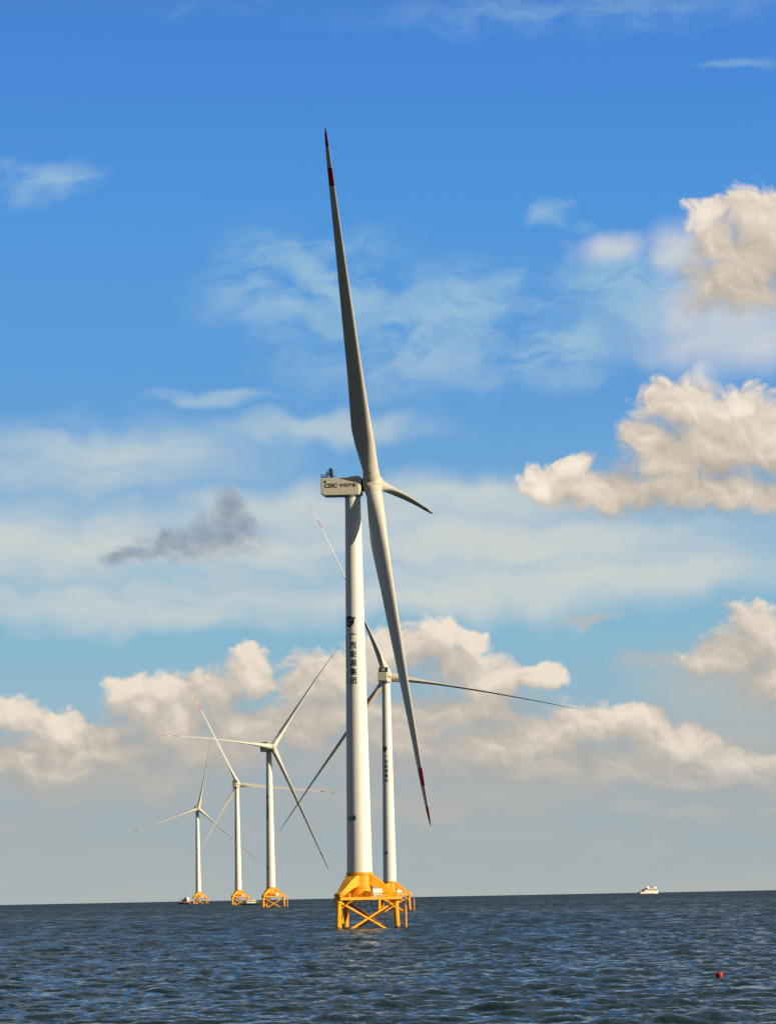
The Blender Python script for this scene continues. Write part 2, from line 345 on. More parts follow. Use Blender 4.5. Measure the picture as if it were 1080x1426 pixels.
class MB:
    """collects geometry for ONE mesh object"""
    def __init__(self):
        self.v = []; self.f = []; self.m = []; self.s = []
    def add(self, vs, fs, mi=0, smooth=False):
        k = len(self.v)
        self.v += [tuple(p) for p in vs]
        for f in fs:
            self.f.append([i + k for i in f]); self.m.append(mi); self.s.append(smooth)
    def rings(self, rings, mi=0, cap0=True, cap1=True, smooth=True, mats=None):
        n = len(rings[0]); vs = [p for r in rings for p in r]; k = len(self.v)
        self.v += [tuple(p) for p in vs]
        for j in range(len(rings) - 1):
            for i in range(n):
                a = k + j * n + i; b2 = k + j * n + (i + 1) % n
                self.f.append([a, b2, b2 + n, a + n]); self.m.append(mats[j] if mats else mi); self.s.append(smooth)
        if cap0: self.f.append([k + i for i in reversed(range(n))]); self.m.append(mats[0] if mats else mi); self.s.append(False)
        if cap1:
            q = k + (len(rings) - 1) * n
            self.f.append([q + i for i in range(n)]); self.m.append(mats[-1] if mats else mi); self.s.append(False)
    def tube(self, p0, p1, r0_, r1_=None, n=14, mi=0, cap=True):
        p0 = Vector(p0); p1 = Vector(p1); r1_ = r0_ if r1_ is None else r1_
        d = (p1 - p0).normalized()
        x = d.orthogonal().normalized(); y = d.cross(x)
        rs = []
        for p, r in ((p0, r0_), (p1, r1_)):
            rs.append([p + x * math.cos(2 * PI * i / n) * r + y * math.sin(2 * PI * i / n) * r for i in range(n)])
        self.rings(rs, mi, cap, cap)
    def path(self, pts, r, n=10, mi=0):
        pts = [Vector(p) for p in pts]; rs = []
        x = None
        for k, p in enumerate(pts):
            d = (pts[min(k + 1, len(pts) - 1)] - pts[max(k - 1, 0)]).normalized()
            x = d.orthogonal().normalized() if x is None else (x - d * x.dot(d)).normalized()
            y = d.cross(x)
            rs.append([p + x * math.cos(2 * PI * i / n) * r + y * math.sin(2 * PI * i / n) * r for i in range(n)])
        self.rings(rs, mi)
    def lathe(self, prof, n=48, mi=0, mats=None, cap0=True, cap1=True, c=(0, 0)):
        rs = [[(c[0] + r * math.cos(2 * PI * i / n), c[1] + r * math.sin(2 * PI * i / n), z) for i in range(n)] for r, z in prof]
        self.rings(rs, mi, cap0, cap1, True, mats)
    def box(self, c, sx, sy, sz, rz=0.0, mi=0):
        c = Vector(c); ca, sa = math.cos(rz), math.sin(rz); vs = []
        for z in (-sz / 2, sz / 2):
            for x, y in ((-sx / 2, -sy / 2), (sx / 2, -sy / 2), (sx / 2, sy / 2), (-sx / 2, sy / 2)):
                vs.append((c.x + x * ca - y * sa, c.y + x * sa + y * ca, c.z + z))
        self.add(vs, [(3, 2, 1, 0), (4, 5, 6, 7), (0, 1, 5, 4), (1, 2, 6, 5), (2, 3, 7, 6), (3, 0, 4, 7)], mi)
    def prism(self, poly, z0, z1, mi=0):
        self.rings([[(x, y, z0) for x, y in poly], [(x, y, z1) for x, y in poly]], mi, smooth=False)
    def build(self, name, mats, parent=None, bevel=0.0, kind=None, auto=True):
        me = bpy.data.meshes.new(name)
        me.from_pydata(self.v, [], self.f)
        mats = mats if isinstance(mats, (list, tuple)) else [mats]
        for m in mats: me.materials.append(m)
        me.polygons.foreach_set('material_index', self.m)
        me.polygons.foreach_set('use_smooth', self.s)
        bm = bmesh.new(); bm.from_mesh(me)
        bmesh.ops.recalc_face_normals(bm, faces=bm.faces)
        if bevel > 0:
            es = [e for e in bm.edges if len(e.link_faces) == 2 and e.calc_face_angle(0) > 0.6]
            bmesh.ops.bevel(bm, geom=es, offset=bevel, segments=2, affect='EDGES', profile=0.6)
        for e in bm.edges:
            if len(e.link_faces) == 2 and e.calc_face_angle(0) > RAD(38): e.smooth = False
        bm.to_mesh(me); bm.free()
        me.update()
        o = bpy.data.objects.new(name, me); COL.objects.link(o)
        if parent: o.parent = parent
        if kind: o['kind'] = kind
        return o

def text_polys(body, size, embolden=0.0, sx=1.0):
    """flat filled outline of a string -> (verts2d, faces), centred on the origin"""
    cu = bpy.data.curves.new('lettering', 'FONT'); cu.body = body; cu.size = size
    cu.align_x = 'CENTER'; cu.align_y = 'CENTER'; cu.offset = embolden; cu.resolution_u = 3
    o = bpy.data.objects.new('lettering', cu); COL.objects.link(o)
    bpy.context.view_layer.update()
    dg = bpy.context.evaluated_depsgraph_get()
    me = bpy.data.meshes.new_from_object(o.evaluated_get(dg))
    vs = [(v.co.x * sx, v.co.y) for v in me.vertices]; fs = [tuple(p.vertices) for p in me.polygons]
    bpy.data.objects.remove(o); bpy.data.curves.remove(cu); bpy.data.meshes.remove(me)
    return vs, fs

def fine_mesh(vs, fs, maxlen):
    """subdivide a flat mesh so that it can follow a curved wall"""
    bm = bmesh.new()
    bv = [bm.verts.new((x, y, 0)) for x, y in vs]
    for f in fs:
        try: bm.faces.new([bv[i] for i in f])
        except ValueError: pass
    for _ in range(4):
        es = [e for e in bm.edges if e.calc_length() > maxlen]
        if not es: break
        bmesh.ops.subdivide_edges(bm, edges=es, cuts=1)
        bmesh.ops.triangulate(bm, faces=[f for f in bm.faces if len(f.verts) > 4])
    bm.verts.index_update()
    out = ([(v.co.x, v.co.y) for v in bm.verts], [tuple(v.index for v in f.verts) for f in bm.faces])
    bm.free()
    return out

# ------------------------------------------------------------------ sea: one sheet to beyond the horizon
def wave_tile(n, L, wind, hs, lmin, lmax, seed, spread=2):
    """spectral wave field on a periodic tile: height and horizontal pull"""
    rng = np.random.default_rng(seed)
    k1 = 2 * np.pi * np.fft.fftfreq(n, L / n)
    kx, ky = np.meshgrid(k1, k1, indexing='ij')
    k = np.hypot(kx, ky); k[0, 0] = 1
    lp = wind ** 2 / 9.81
    ph = np.exp(-1 / (k * lp) ** 2) / k ** 4
    c = (kx * 0.30 + ky * -0.954) / k               # waves run towards the camera, a little to one side
    ph *= np.abs(c) ** spread * np.where(c < 0, 0.25, 1.0)
    lam = 2 * np.pi / k
    ph[(lam < lmin) | (lam > lmax)] = 0
    ph[0, 0] = 0
    h = np.sqrt(ph) * (rng.normal(size=(n, n)) + 1j * rng.normal(size=(n, n)))
    z = np.fft.ifft2(h)
    sc_ = hs / 4 / z.real.std()
    px = np.fft.ifft2(-1j * kx / k * h).real * sc_
    py = np.fft.ifft2(-1j * ky / k * h).real * sc_
    return z.real * sc_, px, py

def sample(tile, L, x, y):
    n = tile.shape[0]
    u = (x / L * n) % n; v = (y / L * n) % n
    i = np.floor(u).astype(np.int32); j = np.floor(v).astype(np.int32)
    fu = u - i; fv = v - j; i %= n; j %= n; i2 = (i + 1) % n; j2 = (j + 1) % n
    return (tile[i, j] * (1 - fu) * (1 - fv) + tile[i2, j] * fu * (1 - fv) + tile[i, j2] * (1 - fu) * fv + tile[i2, j2] * fu * fv)

def make_sea():
    rr = list(np.linspace(2, 225, 40)); r = 225.0
    while r < 1750: rr.append(r); r *= 1.0015
    while r < 17000: rr.append(r); r *= 1.012
    rr = np.array(rr)
    fine = np.arange(-8.0, 8.0, 0.0155)
    side = np.arange(8.0, 19.5, 0.045)
    coarse = np.arange(19.5, 340.4, 2.5)
    th = np.radians(np.concatenate([-side[::-1][:-1], fine, side, coarse]))
    R_, T_ = np.meshgrid(rr, th, indexing='ij')
    X = R_ * np.sin(T_); Y = R_ * np.cos(T_); Z = -R_ ** 2 / (2 * EARTH)
    fade = np.clip((R_ - 60) / 150, 0, 1) * np.clip((np.radians(19.4) - np.abs(((T_ + np.pi) % (2 * np.pi)) - np.pi)) / np.radians(2.0), 0, 1)
    dX = np.zeros_like(X); dY = np.zeros_like(X)
    for (n, L, wind, hs, l0, l1, seed, rot) in ((1024, 311.0, 5.2, 0.95, 3.2, 40, 3, 0.0), (1024, 97.0, 4.2, 0.38, 0.7, 5.5, 8, 0.15)):
        z, px, py = wave_tile(n, L, wind, hs, l0, l1, seed, 3)
        ca, sa = math.cos(rot), math.sin(rot)
        u = X * ca - Y * sa; v = X * sa + Y * ca
        if n and l0 < 1: f2 = fade * np.clip((1700 - R_) / 900, 0, 1)
        else: f2 = fade * np.clip((2600 - R_) / 1400, 0.25, 1)
        Z += sample(z, L, u, v) * f2
        qx = sample(px, L, u, v) * f2; qy = sample(py, L, u, v) * f2
        dX += (qx * ca + qy * sa) * 0.9; dY += (-qx * sa + qy * ca) * 0.9
    X = X + dX; Y = Y + dY
    nr, nt = X.shape
    co = np.stack([X, Y, Z], -1).reshape(-1, 3)
    # centre point under the camera closes the sheet
    co = np.concatenate([co, [[0, 0, 0]]]).astype(np.float32)
    i = np.arange(nr - 1)[:, None]; j = np.arange(nt)[None, :]; j2 = (j + 1) % nt
    quads = np.stack([i * nt + j, i * nt + j2, (i + 1) * nt + j2, (i + 1) * nt + j], -1).reshape(-1, 4)
    quads = quads[:, ::-1]
    jj = np.arange(nt)
    tris = np.stack([np.full(nt, nr * nt), jj, (jj + 1) % nt], -1)[:, ::-1]
    loops = np.concatenate([quads.ravel(), tris.ravel()]).astype(np.int32)
    starts = np.concatenate([np.arange(len(quads)) * 4, len(quads) * 4 + np.arange(len(tris)) * 3]).astype(np.int32)
    totals = np.concatenate([np.full(len(quads), 4), np.full(len(tris), 3)]).astype(np.int32)
    me = bpy.data.meshes.new('sea')
    me.vertices.add(len(co)); me.vertices.foreach_set('co', co.ravel())
    me.loops.add(len(loops)); me.loops.foreach_set('vertex_index', loops)
    me.polygons.add(len(starts)); me.polygons.foreach_set('loop_start', starts)
    try: me.polygons.foreach_set('loop_total', totals)
    except Exception: pass
    me.polygons.foreach_set('use_smooth', np.ones(len(starts), dtype=bool))
    # how rough the ripples too small for the mesh are
    rip = np.interp(R_.ravel(), [0, 220, 500, 1100, 2200, 5000], [0.09, 0.09, 0.14, 0.30, 0.47, 0.53])
    rip = np.maximum(rip, 0.32 * (1 - np.clip(fade.ravel(), 0, 1)))
    rip = np.concatenate([rip, [0.32]]).astype(np.float32)
    a = me.attributes.new('ripple', 'FLOAT', 'POINT'); a.data.foreach_set('value', rip)
    me.update(calc_edges=True); me.validate()
    me.materials.append(M['sea'])
    o = bpy.data.objects.new('sea', me); COL.objects.link(o)
    o['kind'] = 'structure'
    return o
make_sea()

# ------------------------------------------------------------------ wind turbine
TOWER_Z0, TOWER_Z1 = 17.5, 135.6
HUB_Z, OVERHANG = 139.0, 6.3
def tower_r(z):
    t = (z - TOWER_Z0) / (TOWER_Z1 - TOWER_Z0)
    return 3.95 + (2.42 - 3.95) * t

def on_tower(vs, zc, ang, out=0.04):
    """bend a flat drawing (x right, y up) round the tower at bearing ang from the camera side"""
    res = []
    for x, y in vs:
        z = zc + y; R_ = tower_r(z)
        a = ang + x / tower_r(zc)
        res.append((math.sin(a) * (R_ + out), -math.cos(a) * (R_ + out), z))
    return res

def arc(cx, cy, r, a0, a1, n):
    return [(cx + r * math.cos(RAD(a0 + (a1 - a0) * i / n)), cy + r * math.sin(RAD(a0 + (a1 - a0) * i / n))) for i in range(n + 1)]

LEG_ANG = [RAD(234), RAD(-6), RAD(114)]     # near left, right, far left
LEG_R = 11.0
DECK_Z = 10.0
def leg_pt(k, z):
    r = LEG_R + (DECK_Z - z) * 0.055
    return Vector((r * math.cos(LEG_ANG[k]), r * math.sin(LEG_ANG[k]), z))

def build_foundation(root):
    # central column
    c = MB()
    c.lathe([(3.2, 8.7), (3.93, 9.0), (3.93, 16.7), (4.25, 16.75), (4.25, 17.15), (4.02, 17.2), (4.02, 17.49)], 56)
    c.lathe([(3.98, 12.6), (4.04, 12.62), (4.04, 12.78), (3.98, 12.8)], 56, cap0=False, cap1=False)
    f = c.build('foundation', M['yellow'], root)
    # sloping box brackets from column to leg heads
    for k in range(3):
        d = Vector((math.cos(LEG_ANG[k]), math.sin(LEG_ANG[k]), 0)); p = Vector((-d.y, d.x, 0))
        def sec(r, zt, zb, hw):
            return [d * r - p * hw + Vector((0, 0, zb)), d * r + p * hw + Vector((0, 0, zb)), d * r + p * hw + Vector((0, 0, zt)), d * r - p * hw + Vector((0, 0, zt))]
        b_ = MB()
        b_.rings([sec(2.9, 16.7, 13.4, 2.35), sec(4.3, 16.45, 13.1, 2.2), sec(6.4, 15.0, 12.2, 1.7), sec(10.2, 11.7, 9.95, 1.05), sec(11.7, 10.9, 9.9, 0.95)], smooth=False)
        b_.build('bracket', M['yellow'], f, bevel=0.06)
    # deck: three-cornered platform with edge beam, cut corners
    poly = []
    for k in (1, 2, 0):
        a = LEG_ANG[k]
        for s_ in (-1, 1):
            r = LEG_R + (2.0 if k == 1 else 0.9); hw = 1.9 if k == 1 else 1.25
            poly.append((r * math.cos(a) - s_ * hw * math.sin(a), r * math.sin(a) + s_ * hw * math.cos(a)))
    cx = sum(x for x, y in poly) / 6; cy = sum(y for x, y in poly) / 6
    poly = sorted(poly, key=lambda q: math.atan2(q[1] - cy, q[0] - cx))
    dk = MB(); dk.prism(poly, 8.95, 9.75)
    inner = [(x * 0.93, y * 0.93) for x, y in poly]
    dk.prism(inner, 9.752, 9.90)
    dk.build('deck', M['yellow'], f, bevel=0.05)
    # railing
    ra = MB()
    for i in range(6):
        a = Vector((*poly[i], 0)) * 0.985; e = Vector((*poly[(i + 1) % 6], 0)) * 0.985
        L_ = (e - a).length; n_ = max(2, int(L_ / 2.0))
        for q in range(n_):
            p = a.lerp(e, q / n_); ra.tube((p.x, p.y, 9.7), (p.x, p.y, 11.0), 0.07, n=6)
        for z in (10.4, 11.0): ra.tube((a.x, a.y, z), (e.x, e.y, z), 0.07, n=6)
    ra.build('railing', M['yellow'], f)
    # legs, with a weed-dark wet foot
    for k in range(3):
        l = MB(); p0, p1, p2 = leg_pt(k, -3.5), leg_pt(k, 0.65), leg_pt(k, 9.0)
        l.tube(p0, p1, 0.86, 0.86, 20, 1, cap=False); l.tube(p1, p2, 0.86, 0.84, 20, 0)
        l.tube(leg_pt(k, 8.0), leg_pt(k, 8.94), 1.06, 1.06, 20, 0)
        l.build('leg', [M['yellow'], M['weed']], f)
    # X braces on the three faces
    for a, c_ in ((0, 1), (1, 2), (2, 0)):
        for q in range(2):
            i, j = (a, c_) if q == 0 else (c_, a)
            t0 = leg_pt(i, 8.5); t1 = leg_pt(j, -2.4)
            off = Vector((math.cos(LEG_ANG[3 - a - c_]), math.sin(LEG_ANG[3 - a - c_]), 0)) * (0.001 if q else -0.001)
            br = MB(); br.tube(t0 + off, t1 + off, 0.40, 0.40, 14)
            br.build('cross_brace', M['yellow'], f)
    # knee braces from the leg heads out to the deck edge
    for k in range(3):
        d = Vector((math.cos(LEG_ANG[k]), math.sin(LEG_ANG[k]), 0)); p = Vector((-d.y, d.x, 0))
        for s_ in (-1, 1):
            q = d * (LEG_R - 2.3) + p * (s_ * 3.6)
            kb = MB(); kb.tube(leg_pt(k, 5.9), (q.x, q.y, 9.0), 0.24, 0.24, 10)
            kb.build('knee_brace', M['yellow'], f)
    # white cabinet on the deck
    cb = MB(); cb.box((5.1, -4.7, 9.9 + 1.25), 3.1, 1.9, 2.3, RAD(24))
    cb.box((5.1, -4.7, 9.9 + 2.45), 3.3, 2.1, 0.12, RAD(24))
    cab = cb.build('cabinet', M['cabinet'], f, bevel=0.04)
    # second, smaller switch box behind
    sb = MB(); sb.box((-3.6, -6.6, 10.45), 1.4, 0.8, 1.1, RAD(-36)); sb.build('switch_box', M['yellow'], f, bevel=0.03)
    # boat landing outside the right leg: two fender tubes, rungs, stand-offs
    bl = MB(); x0 = 14.1
    for y in (-2.1, -0.3):
        bl.tube((x0, y, -2.5), (x0, y, 6.6), 0.30, 0.30, 12)
        bl.tube((x0, y, 6.6), (x0 - 0.25, y, 7.2), 0.30, 0.12, 12)
        for z in (1.6, 5.2): bl.tube((x0, y, z), leg_pt(1, z) + Vector((0, 0, 0)), 0.17, 0.17, 8)
    for i in range(18): bl.tube((x0, -1.55, -1.0 + i * 0.6), (x0, -0.85, -1.0 + i * 0.6), 0.06, 0.06, 6)
    for y in (-1.55, -0.85): bl.tube((x0, y, -2.0), (x0, y, 9.9), 0.07, 0.07, 6)
    bl.build('boat_landing', M['yellow'], f)
    # cable tubes sagging from deck into the water
    for pts in ([(-0.5, -2.5, 9.0), (0.2, -2.6, 6.4), (2.0, -2.8, 4.6), (4.6, -3.0, 2.9), (6.3, -3.1, 1.2), (6.8, -3.1, -2.0)],
                [(3.2, 3.0, 9.0), (3.6, 3.0, 6.5), (5.6, 3.0, 4.9), (7.4, 2.8, 3.2), (8.1, 2.8, 0.5), (8.2, 2.8, -2.0)]):
        # smooth the polyline
        P_ = [Vector(p) for p in pts]
        for _ in range(3):
            q = [P_[0]]
            for a, e in zip(P_, P_[1:]): q += [a.lerp(e, 0.25), a.lerp(e, 0.75)]
            P_ = q + [P_[-1]]
        ct = MB(); ct.path(P_, 0.13, 8); ct.build('cable_tube', M['rust'], f)
    return f

def build_tower(root):
    t = MB()
    prof = []
    for i in range(25):
        z = TOWER_Z0 + (TOWER_Z1 - TOWER_Z0) * i / 24; prof.append((tower_r(z), z))
    t.lathe(prof, 72)
    # bolted section joints
    for z in (17.75, 42.0, 70.0, 102.0, 134.9):
        r = tower_r(z)
        t.lathe([(r - 0.02, z - 0.14), (r + 0.035, z - 0.12), (r + 0.035, z + 0.12), (r - 0.02, z + 0.14)], 72, cap0=False, cap1=False)
    tw = t.build('tower', M['white'], root)
    # entrance door, facing the camera-left side
    d = MB(); vs = [(-0.55, -1.1), (0.55, -1.1), (0.55, 1.0), (0.3, 1.25), (-0.3, 1.25), (-0.55, 1.0)]
    d.add(on_tower(vs, 19.6, RAD(-115), 0.05), [tuple(range(6))]); d.build('door', M['grey'], tw)
    return tw

def build_markings(tw, ang):
    """emblem and lettering on the tower; ang = bearing of the emblem's middle from the camera side"""
    e = MB()
    # round emblem drawn out to a pointed leaf tip at upper right
    out = arc(0, 0, 1.72, 62, 350, 40)
    tipp = (2.15, 1.30)
    poly = out + [(1.72, 0.35), (1.95, 0.9), tipp, (1.35, 1.28)]
    vs, fs = fine_mesh([(0, 0)] + poly, [(0, i + 1, (i + 1) % len(poly) + 1) for i in range(len(poly))], 0.35)
    e.add(on_tower(vs, 95.6, ang, 0.05), fs, 0)
    # pale swoosh inside
    sw_o = arc(0.0, -0.2, 0.80, 95, 330, 26); sw_i = arc(0.08, -0.16, 0.62, 95, 330, 26)
    k = len(sw_o); vs = sw_o + sw_i
    fs = [(i, i + 1, k + i + 1, k + i) for i in range(k - 1)]
    e.add(on_tower(vs, 95.6, ang, 0.075), fs, 1)
    bar = [(-0.1, 0.0), (1.5, 0.95), (1.4, 0.80), (-0.05, -0.18)]
    vs, fs = fine_mesh(bar, [(0, 1, 2, 3)], 0.3)
    e.add(on_tower(vs, 95.6, ang, 0.078), fs, 1)
    e.build('emblem', [M['ink'], M['white']], tw)
    # company name down the tower
    le = MB(); z = 90.7; a1 = ang + RAD(23)
    for ch in '广西能源集团':
        vs, fs = text_polys(ch, 2.35, 0.035)
        vs, fs = fine_mesh(vs, fs, 0.45)
        le.add(on_tower(vs, z, a1, 0.04), fs); z -= 2.76
    # the same name in small letters, turned to read downwards
    vs, fs = text_polys('GUANGXI ENERGY GROUP', 1.12, 0.012)
    wd = max(x for x, y in vs) - min(x for x, y in vs); k = 15.2 / wd
    vs = [(y, -x * k) for x, y in vs]; vs, fs = fine_mesh(vs, fs, 0.6)
    le.add(on_tower(vs, 83.8, ang - RAD(26), 0.04), fs)
    le.build('lettering', M['ink'], tw)
    nb = MB(); vs, fs = text_polys('A08', 2.3, 0.05, 0.8); vs, fs = fine_mesh(vs, fs, 0.5)
    nb.add(on_tower(vs, 34.2, ang + RAD(2), 0.04), fs); nb.build('number', M['ink'], tw)

def build_nacelle(root):
    """local x = rotor axis (towards the hub), z up; origin at tower axis, hub height"""
    nb = MB()
    def sec(x, hw, zt, zb, ch=0.30):
        return [(x, -hw + ch, zb), (x, hw - ch, zb), (x, hw, zb + ch), (x, hw, zt - ch * 0.6), (x, hw - ch * 0.6, zt), (x, -hw + ch * 0.6, zt), (x, -hw, zt - ch * 0.6), (x, -hw, zb + ch)]
    nb.rings([sec(-9.75, 2.55, 1.75, -2.95, 0.25), sec(-9.65, 2.75, 1.88, -3.15), sec(-8.7, 2.8, 1.9, -3.75), sec(-2.8, 2.8, 1.9, -3.8), sec(2.2, 2.8, 2.0, -3.85), sec(2.95, 2.45, 1.8, -3.4)], smooth=False)
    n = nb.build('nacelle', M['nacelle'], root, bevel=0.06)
    # dark belly tray and yaw bearing skirt
    y = MB(); y.lathe([(2.5, -4.2), (2.62, -4.15), (2.62, -3.75)], 48); y.build('yaw_skirt', M['grey'], n)
    # raised front cowl on the roof
    cw = MB(); cw.rings([[(x, -hw, 1.85), (x, hw, 1.85), (x, hw * 0.8, zt), (x, -hw * 0.8, zt)] for x, hw, zt in ((-1.6, 2.0, 1.95), (-0.2, 2.3, 2.35), (2.0, 2.3, 2.45), (2.6, 2.0, 2.2))], smooth=False)
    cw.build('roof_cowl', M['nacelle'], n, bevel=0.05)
    # cooler: upright radiator frame on struts at the rear of the roof
    c = MB()
    for s_ in (-1, 1):
        c.box((-6.6, s_ * 1.75, 3.5), 0.4, 2.0, 3.0, 0, 0)
    c.box((-6.6, 0, 4.72), 0.4, 1.49, 0.56, 0, 0); c.box((-6.6, 0, 2.28), 0.4, 1.49, 0.56, 0, 0)
    for yy in (-2.6, -0.9, 0.9, 2.6):
        c.tube((-6.7, yy, 5.0), (-9.0, yy, 1.95), 0.10, 0.10, 8, 1); c.tube((-6.7, yy, 3.4), (-7.9, yy, 3.3), 0.07, 0.07, 6, 1)
    c.tube((-6.6, 0.4, 5.0), (-6.6, 0.4, 6.0), 0.07, 0.05, 6, 1)
    cool = c.build('cooler', [M['dark'], M['grey']], n, bevel=0.0)
    b2 = MB(); b2.box((-6.75, 0, 3.5), 0.5, 1.3, 1.5); b2.build('fan_box', M['cabinet'], cool, bevel=0.04)
    # service platform with rail behind it
    p = MB(); p.box((-8.1, 0, 2.02), 3.0, 4.6, 0.14)
    for yy in (-2.2, -0.7, 0.7, 2.2):
        p.tube((-9.5, yy, 2.0), (-9.7, yy, 3.2), 0.05, 0.05, 6)
    for z, x in ((3.2, -9.7), (2.6, -9.6)): p.tube((x, -2.2, z), (x, 2.2, z), 0.05, 0.05, 6)
    for yy in (-2.2, 2.2): p.tube((-9.7, yy, 3.2), (-8.2, yy, 3.1), 0.05, 0.05, 6)
    p.build('platform', M['dark'], n)
    mast = MB(); mast.tube((-5.4, -1.5, 1.85), (-5.4, -1.5, 2.6), 0.09, 0.09, 8); mast.box((-5.4, -1.5, 2.65), 0.4, 0.4, 0.22)
    mast.build('beacon_lamp', M['dark'], n)
    # writing on both flanks
    for s_ in (-1, 1):
        t = MB()
        def put(vs, fs, xc, zc, slant=0.0):
            t.add([(xc + (x + slant * y_) * (-s_), s_ * 2.83, zc + y_) for x, y_ in vs], fs)
        order = -s_                                  # reads left to right on either side
        def fit_box(vs, wd, ht):
            x0, x1 = min(x for x, y_ in vs), max(x for x, y_ in vs); y0, y1 = min(y_ for x, y_ in vs), max(y_ for x, y_ in vs)
            return [((x - (x0 + x1) / 2) * wd / (x1 - x0), (y_ - (y0 + y1) / 2) * ht / (y1 - y0)) for x, y_ in vs]
        vs, fs = text_polys('CSSC', 1.6, 0.062); put(fit_box(vs, 4.1, 1.4), fs, -3.65 - 2.85 * order, -0.55, 0.12)
        vs, fs = text_polys('中船海装', 1.42, 0.03); put(fit_box(vs, 5.1, 1.3), fs, -3.65 + 2.45 * order, -0.55)
        t.build('lettering', M['black'], n)
    h = MB(); h.box((-8.3, -2.82, 0.72), 0.62, 0.06, 0.85); h.build('vent', M['dark'], n)
    return n

CHORD = [(2.6, 5.0), (5.0, 5.0), (9.0, 5.5), (14.0, 6.5), (18.0, 6.85), (24.0, 6.45), (37.0, 5.25), (57.0, 4.1), (75.0, 3.05), (93.0, 2.15), (105.0, 1.6), (112.0, 1.2), (116.5, 0.75), (118.3, 0.32), (118.9, 0.08)]
THICK = [(2.6, 1.0), (5.0, 1.0), (9.0, 0.78), (14.0, 0.52), (18.0, 0.42), (24.0, 0.34), (37.0, 0.28), (57.0, 0.23), (93.0, 0.19), (118.9, 0.16)]
AXIS = [(2.6, 0.5), (5.0, 0.5), (9.0, 0.44), (14.0, 0.37), (20.0, 0.32), (118.9, 0.29)]
TWIST = [(2.6, 13.0), (14.0, 12.0), (30.0, 7.0), (60.0, 2.5), (90.0, 0.5), (118.9, -1.0)]
def itp(tab, r):
    return float(np.interp(r, [a for a, b in tab], [b for a, b in tab]))

def make_blade(L, bend, cone, pitch):
    """blade mesh: x = rotor axis (leading edge side when feathered), z = outwards"""
    k = L / 118.9; n = 40
    if not isinstance(pitch, tuple): pitch = (pitch, pitch)
    rs = sorted(set([2.6, 3.2, 4.0, 5.0, 6.5, 8.0, 10, 12, 14, 16, 18, 20, 22, 25, 28, 32, 36, 41, 46, 52, 58, 64, 70, 76, 82, 88, 94, 99.9, 100.1, 102, 105.9, 106.1, 109, 112.4, 112.6, 114.5, 116.5, 117.6, 118.3, 118.9]))
    mb = MB(); rings = []; mats = []
    for r in rs:
        ch, th, ax, twt = itp(CHORD, r), itp(THICK, r), itp(AXIS, r), RAD(itp(TWIST, r) + (pitch[0] + (pitch[1] - pitch[0]) * min(1.0, r / 90.0)) * min(1.0, max(0.0, (r - 3.0) / 12.0)))
        circ = max(0.0, min(1.0, (th - 0.42) / 0.58))
        ring = []
        for i in range(n):
            p = 2 * PI * i / n
            xc = 0.5 * (1 + math.cos(p))                       # 1 at trailing edge, 0 at leading edge
            yt = 5 * th * (0.2969 * math.sqrt(max(xc, 0)) - 0.126 * xc - 0.3516 * xc ** 2 + 0.2843 * xc ** 3 - 0.1036 * xc ** 4)
            ya = yt * (1 if math.sin(p) >= 0 else -1) + 0.02 * 4 * xc * (1 - xc)
            yc = 0.5 * math.sin(p) * min(1.0, th)
            y_ = ya * (1 - circ) + yc * circ
            X = (ax - xc) * ch; Yv = y_ * ch
            x2 = X * math.cos(twt) - Yv * math.sin(twt); y2 = X * math.sin(twt) + Yv * math.cos(twt)
            rr = r * k
            px = x2 + rr * math.sin(cone); pz = rr * math.cos(cone)
            py = y2 + bend * (r / 118.9) ** 2
            ring.append((px, py, pz))
        rings.append(ring)
    for a, c_ in zip(rs, rs[1:]):
        m_ = 0.5 * (a + c_)
        mats.append(1 if (m_ > 112.5 or 100 < m_ < 106) else 0)
    mb.rings(rings, 0, True, True, True, mats)
    return mb

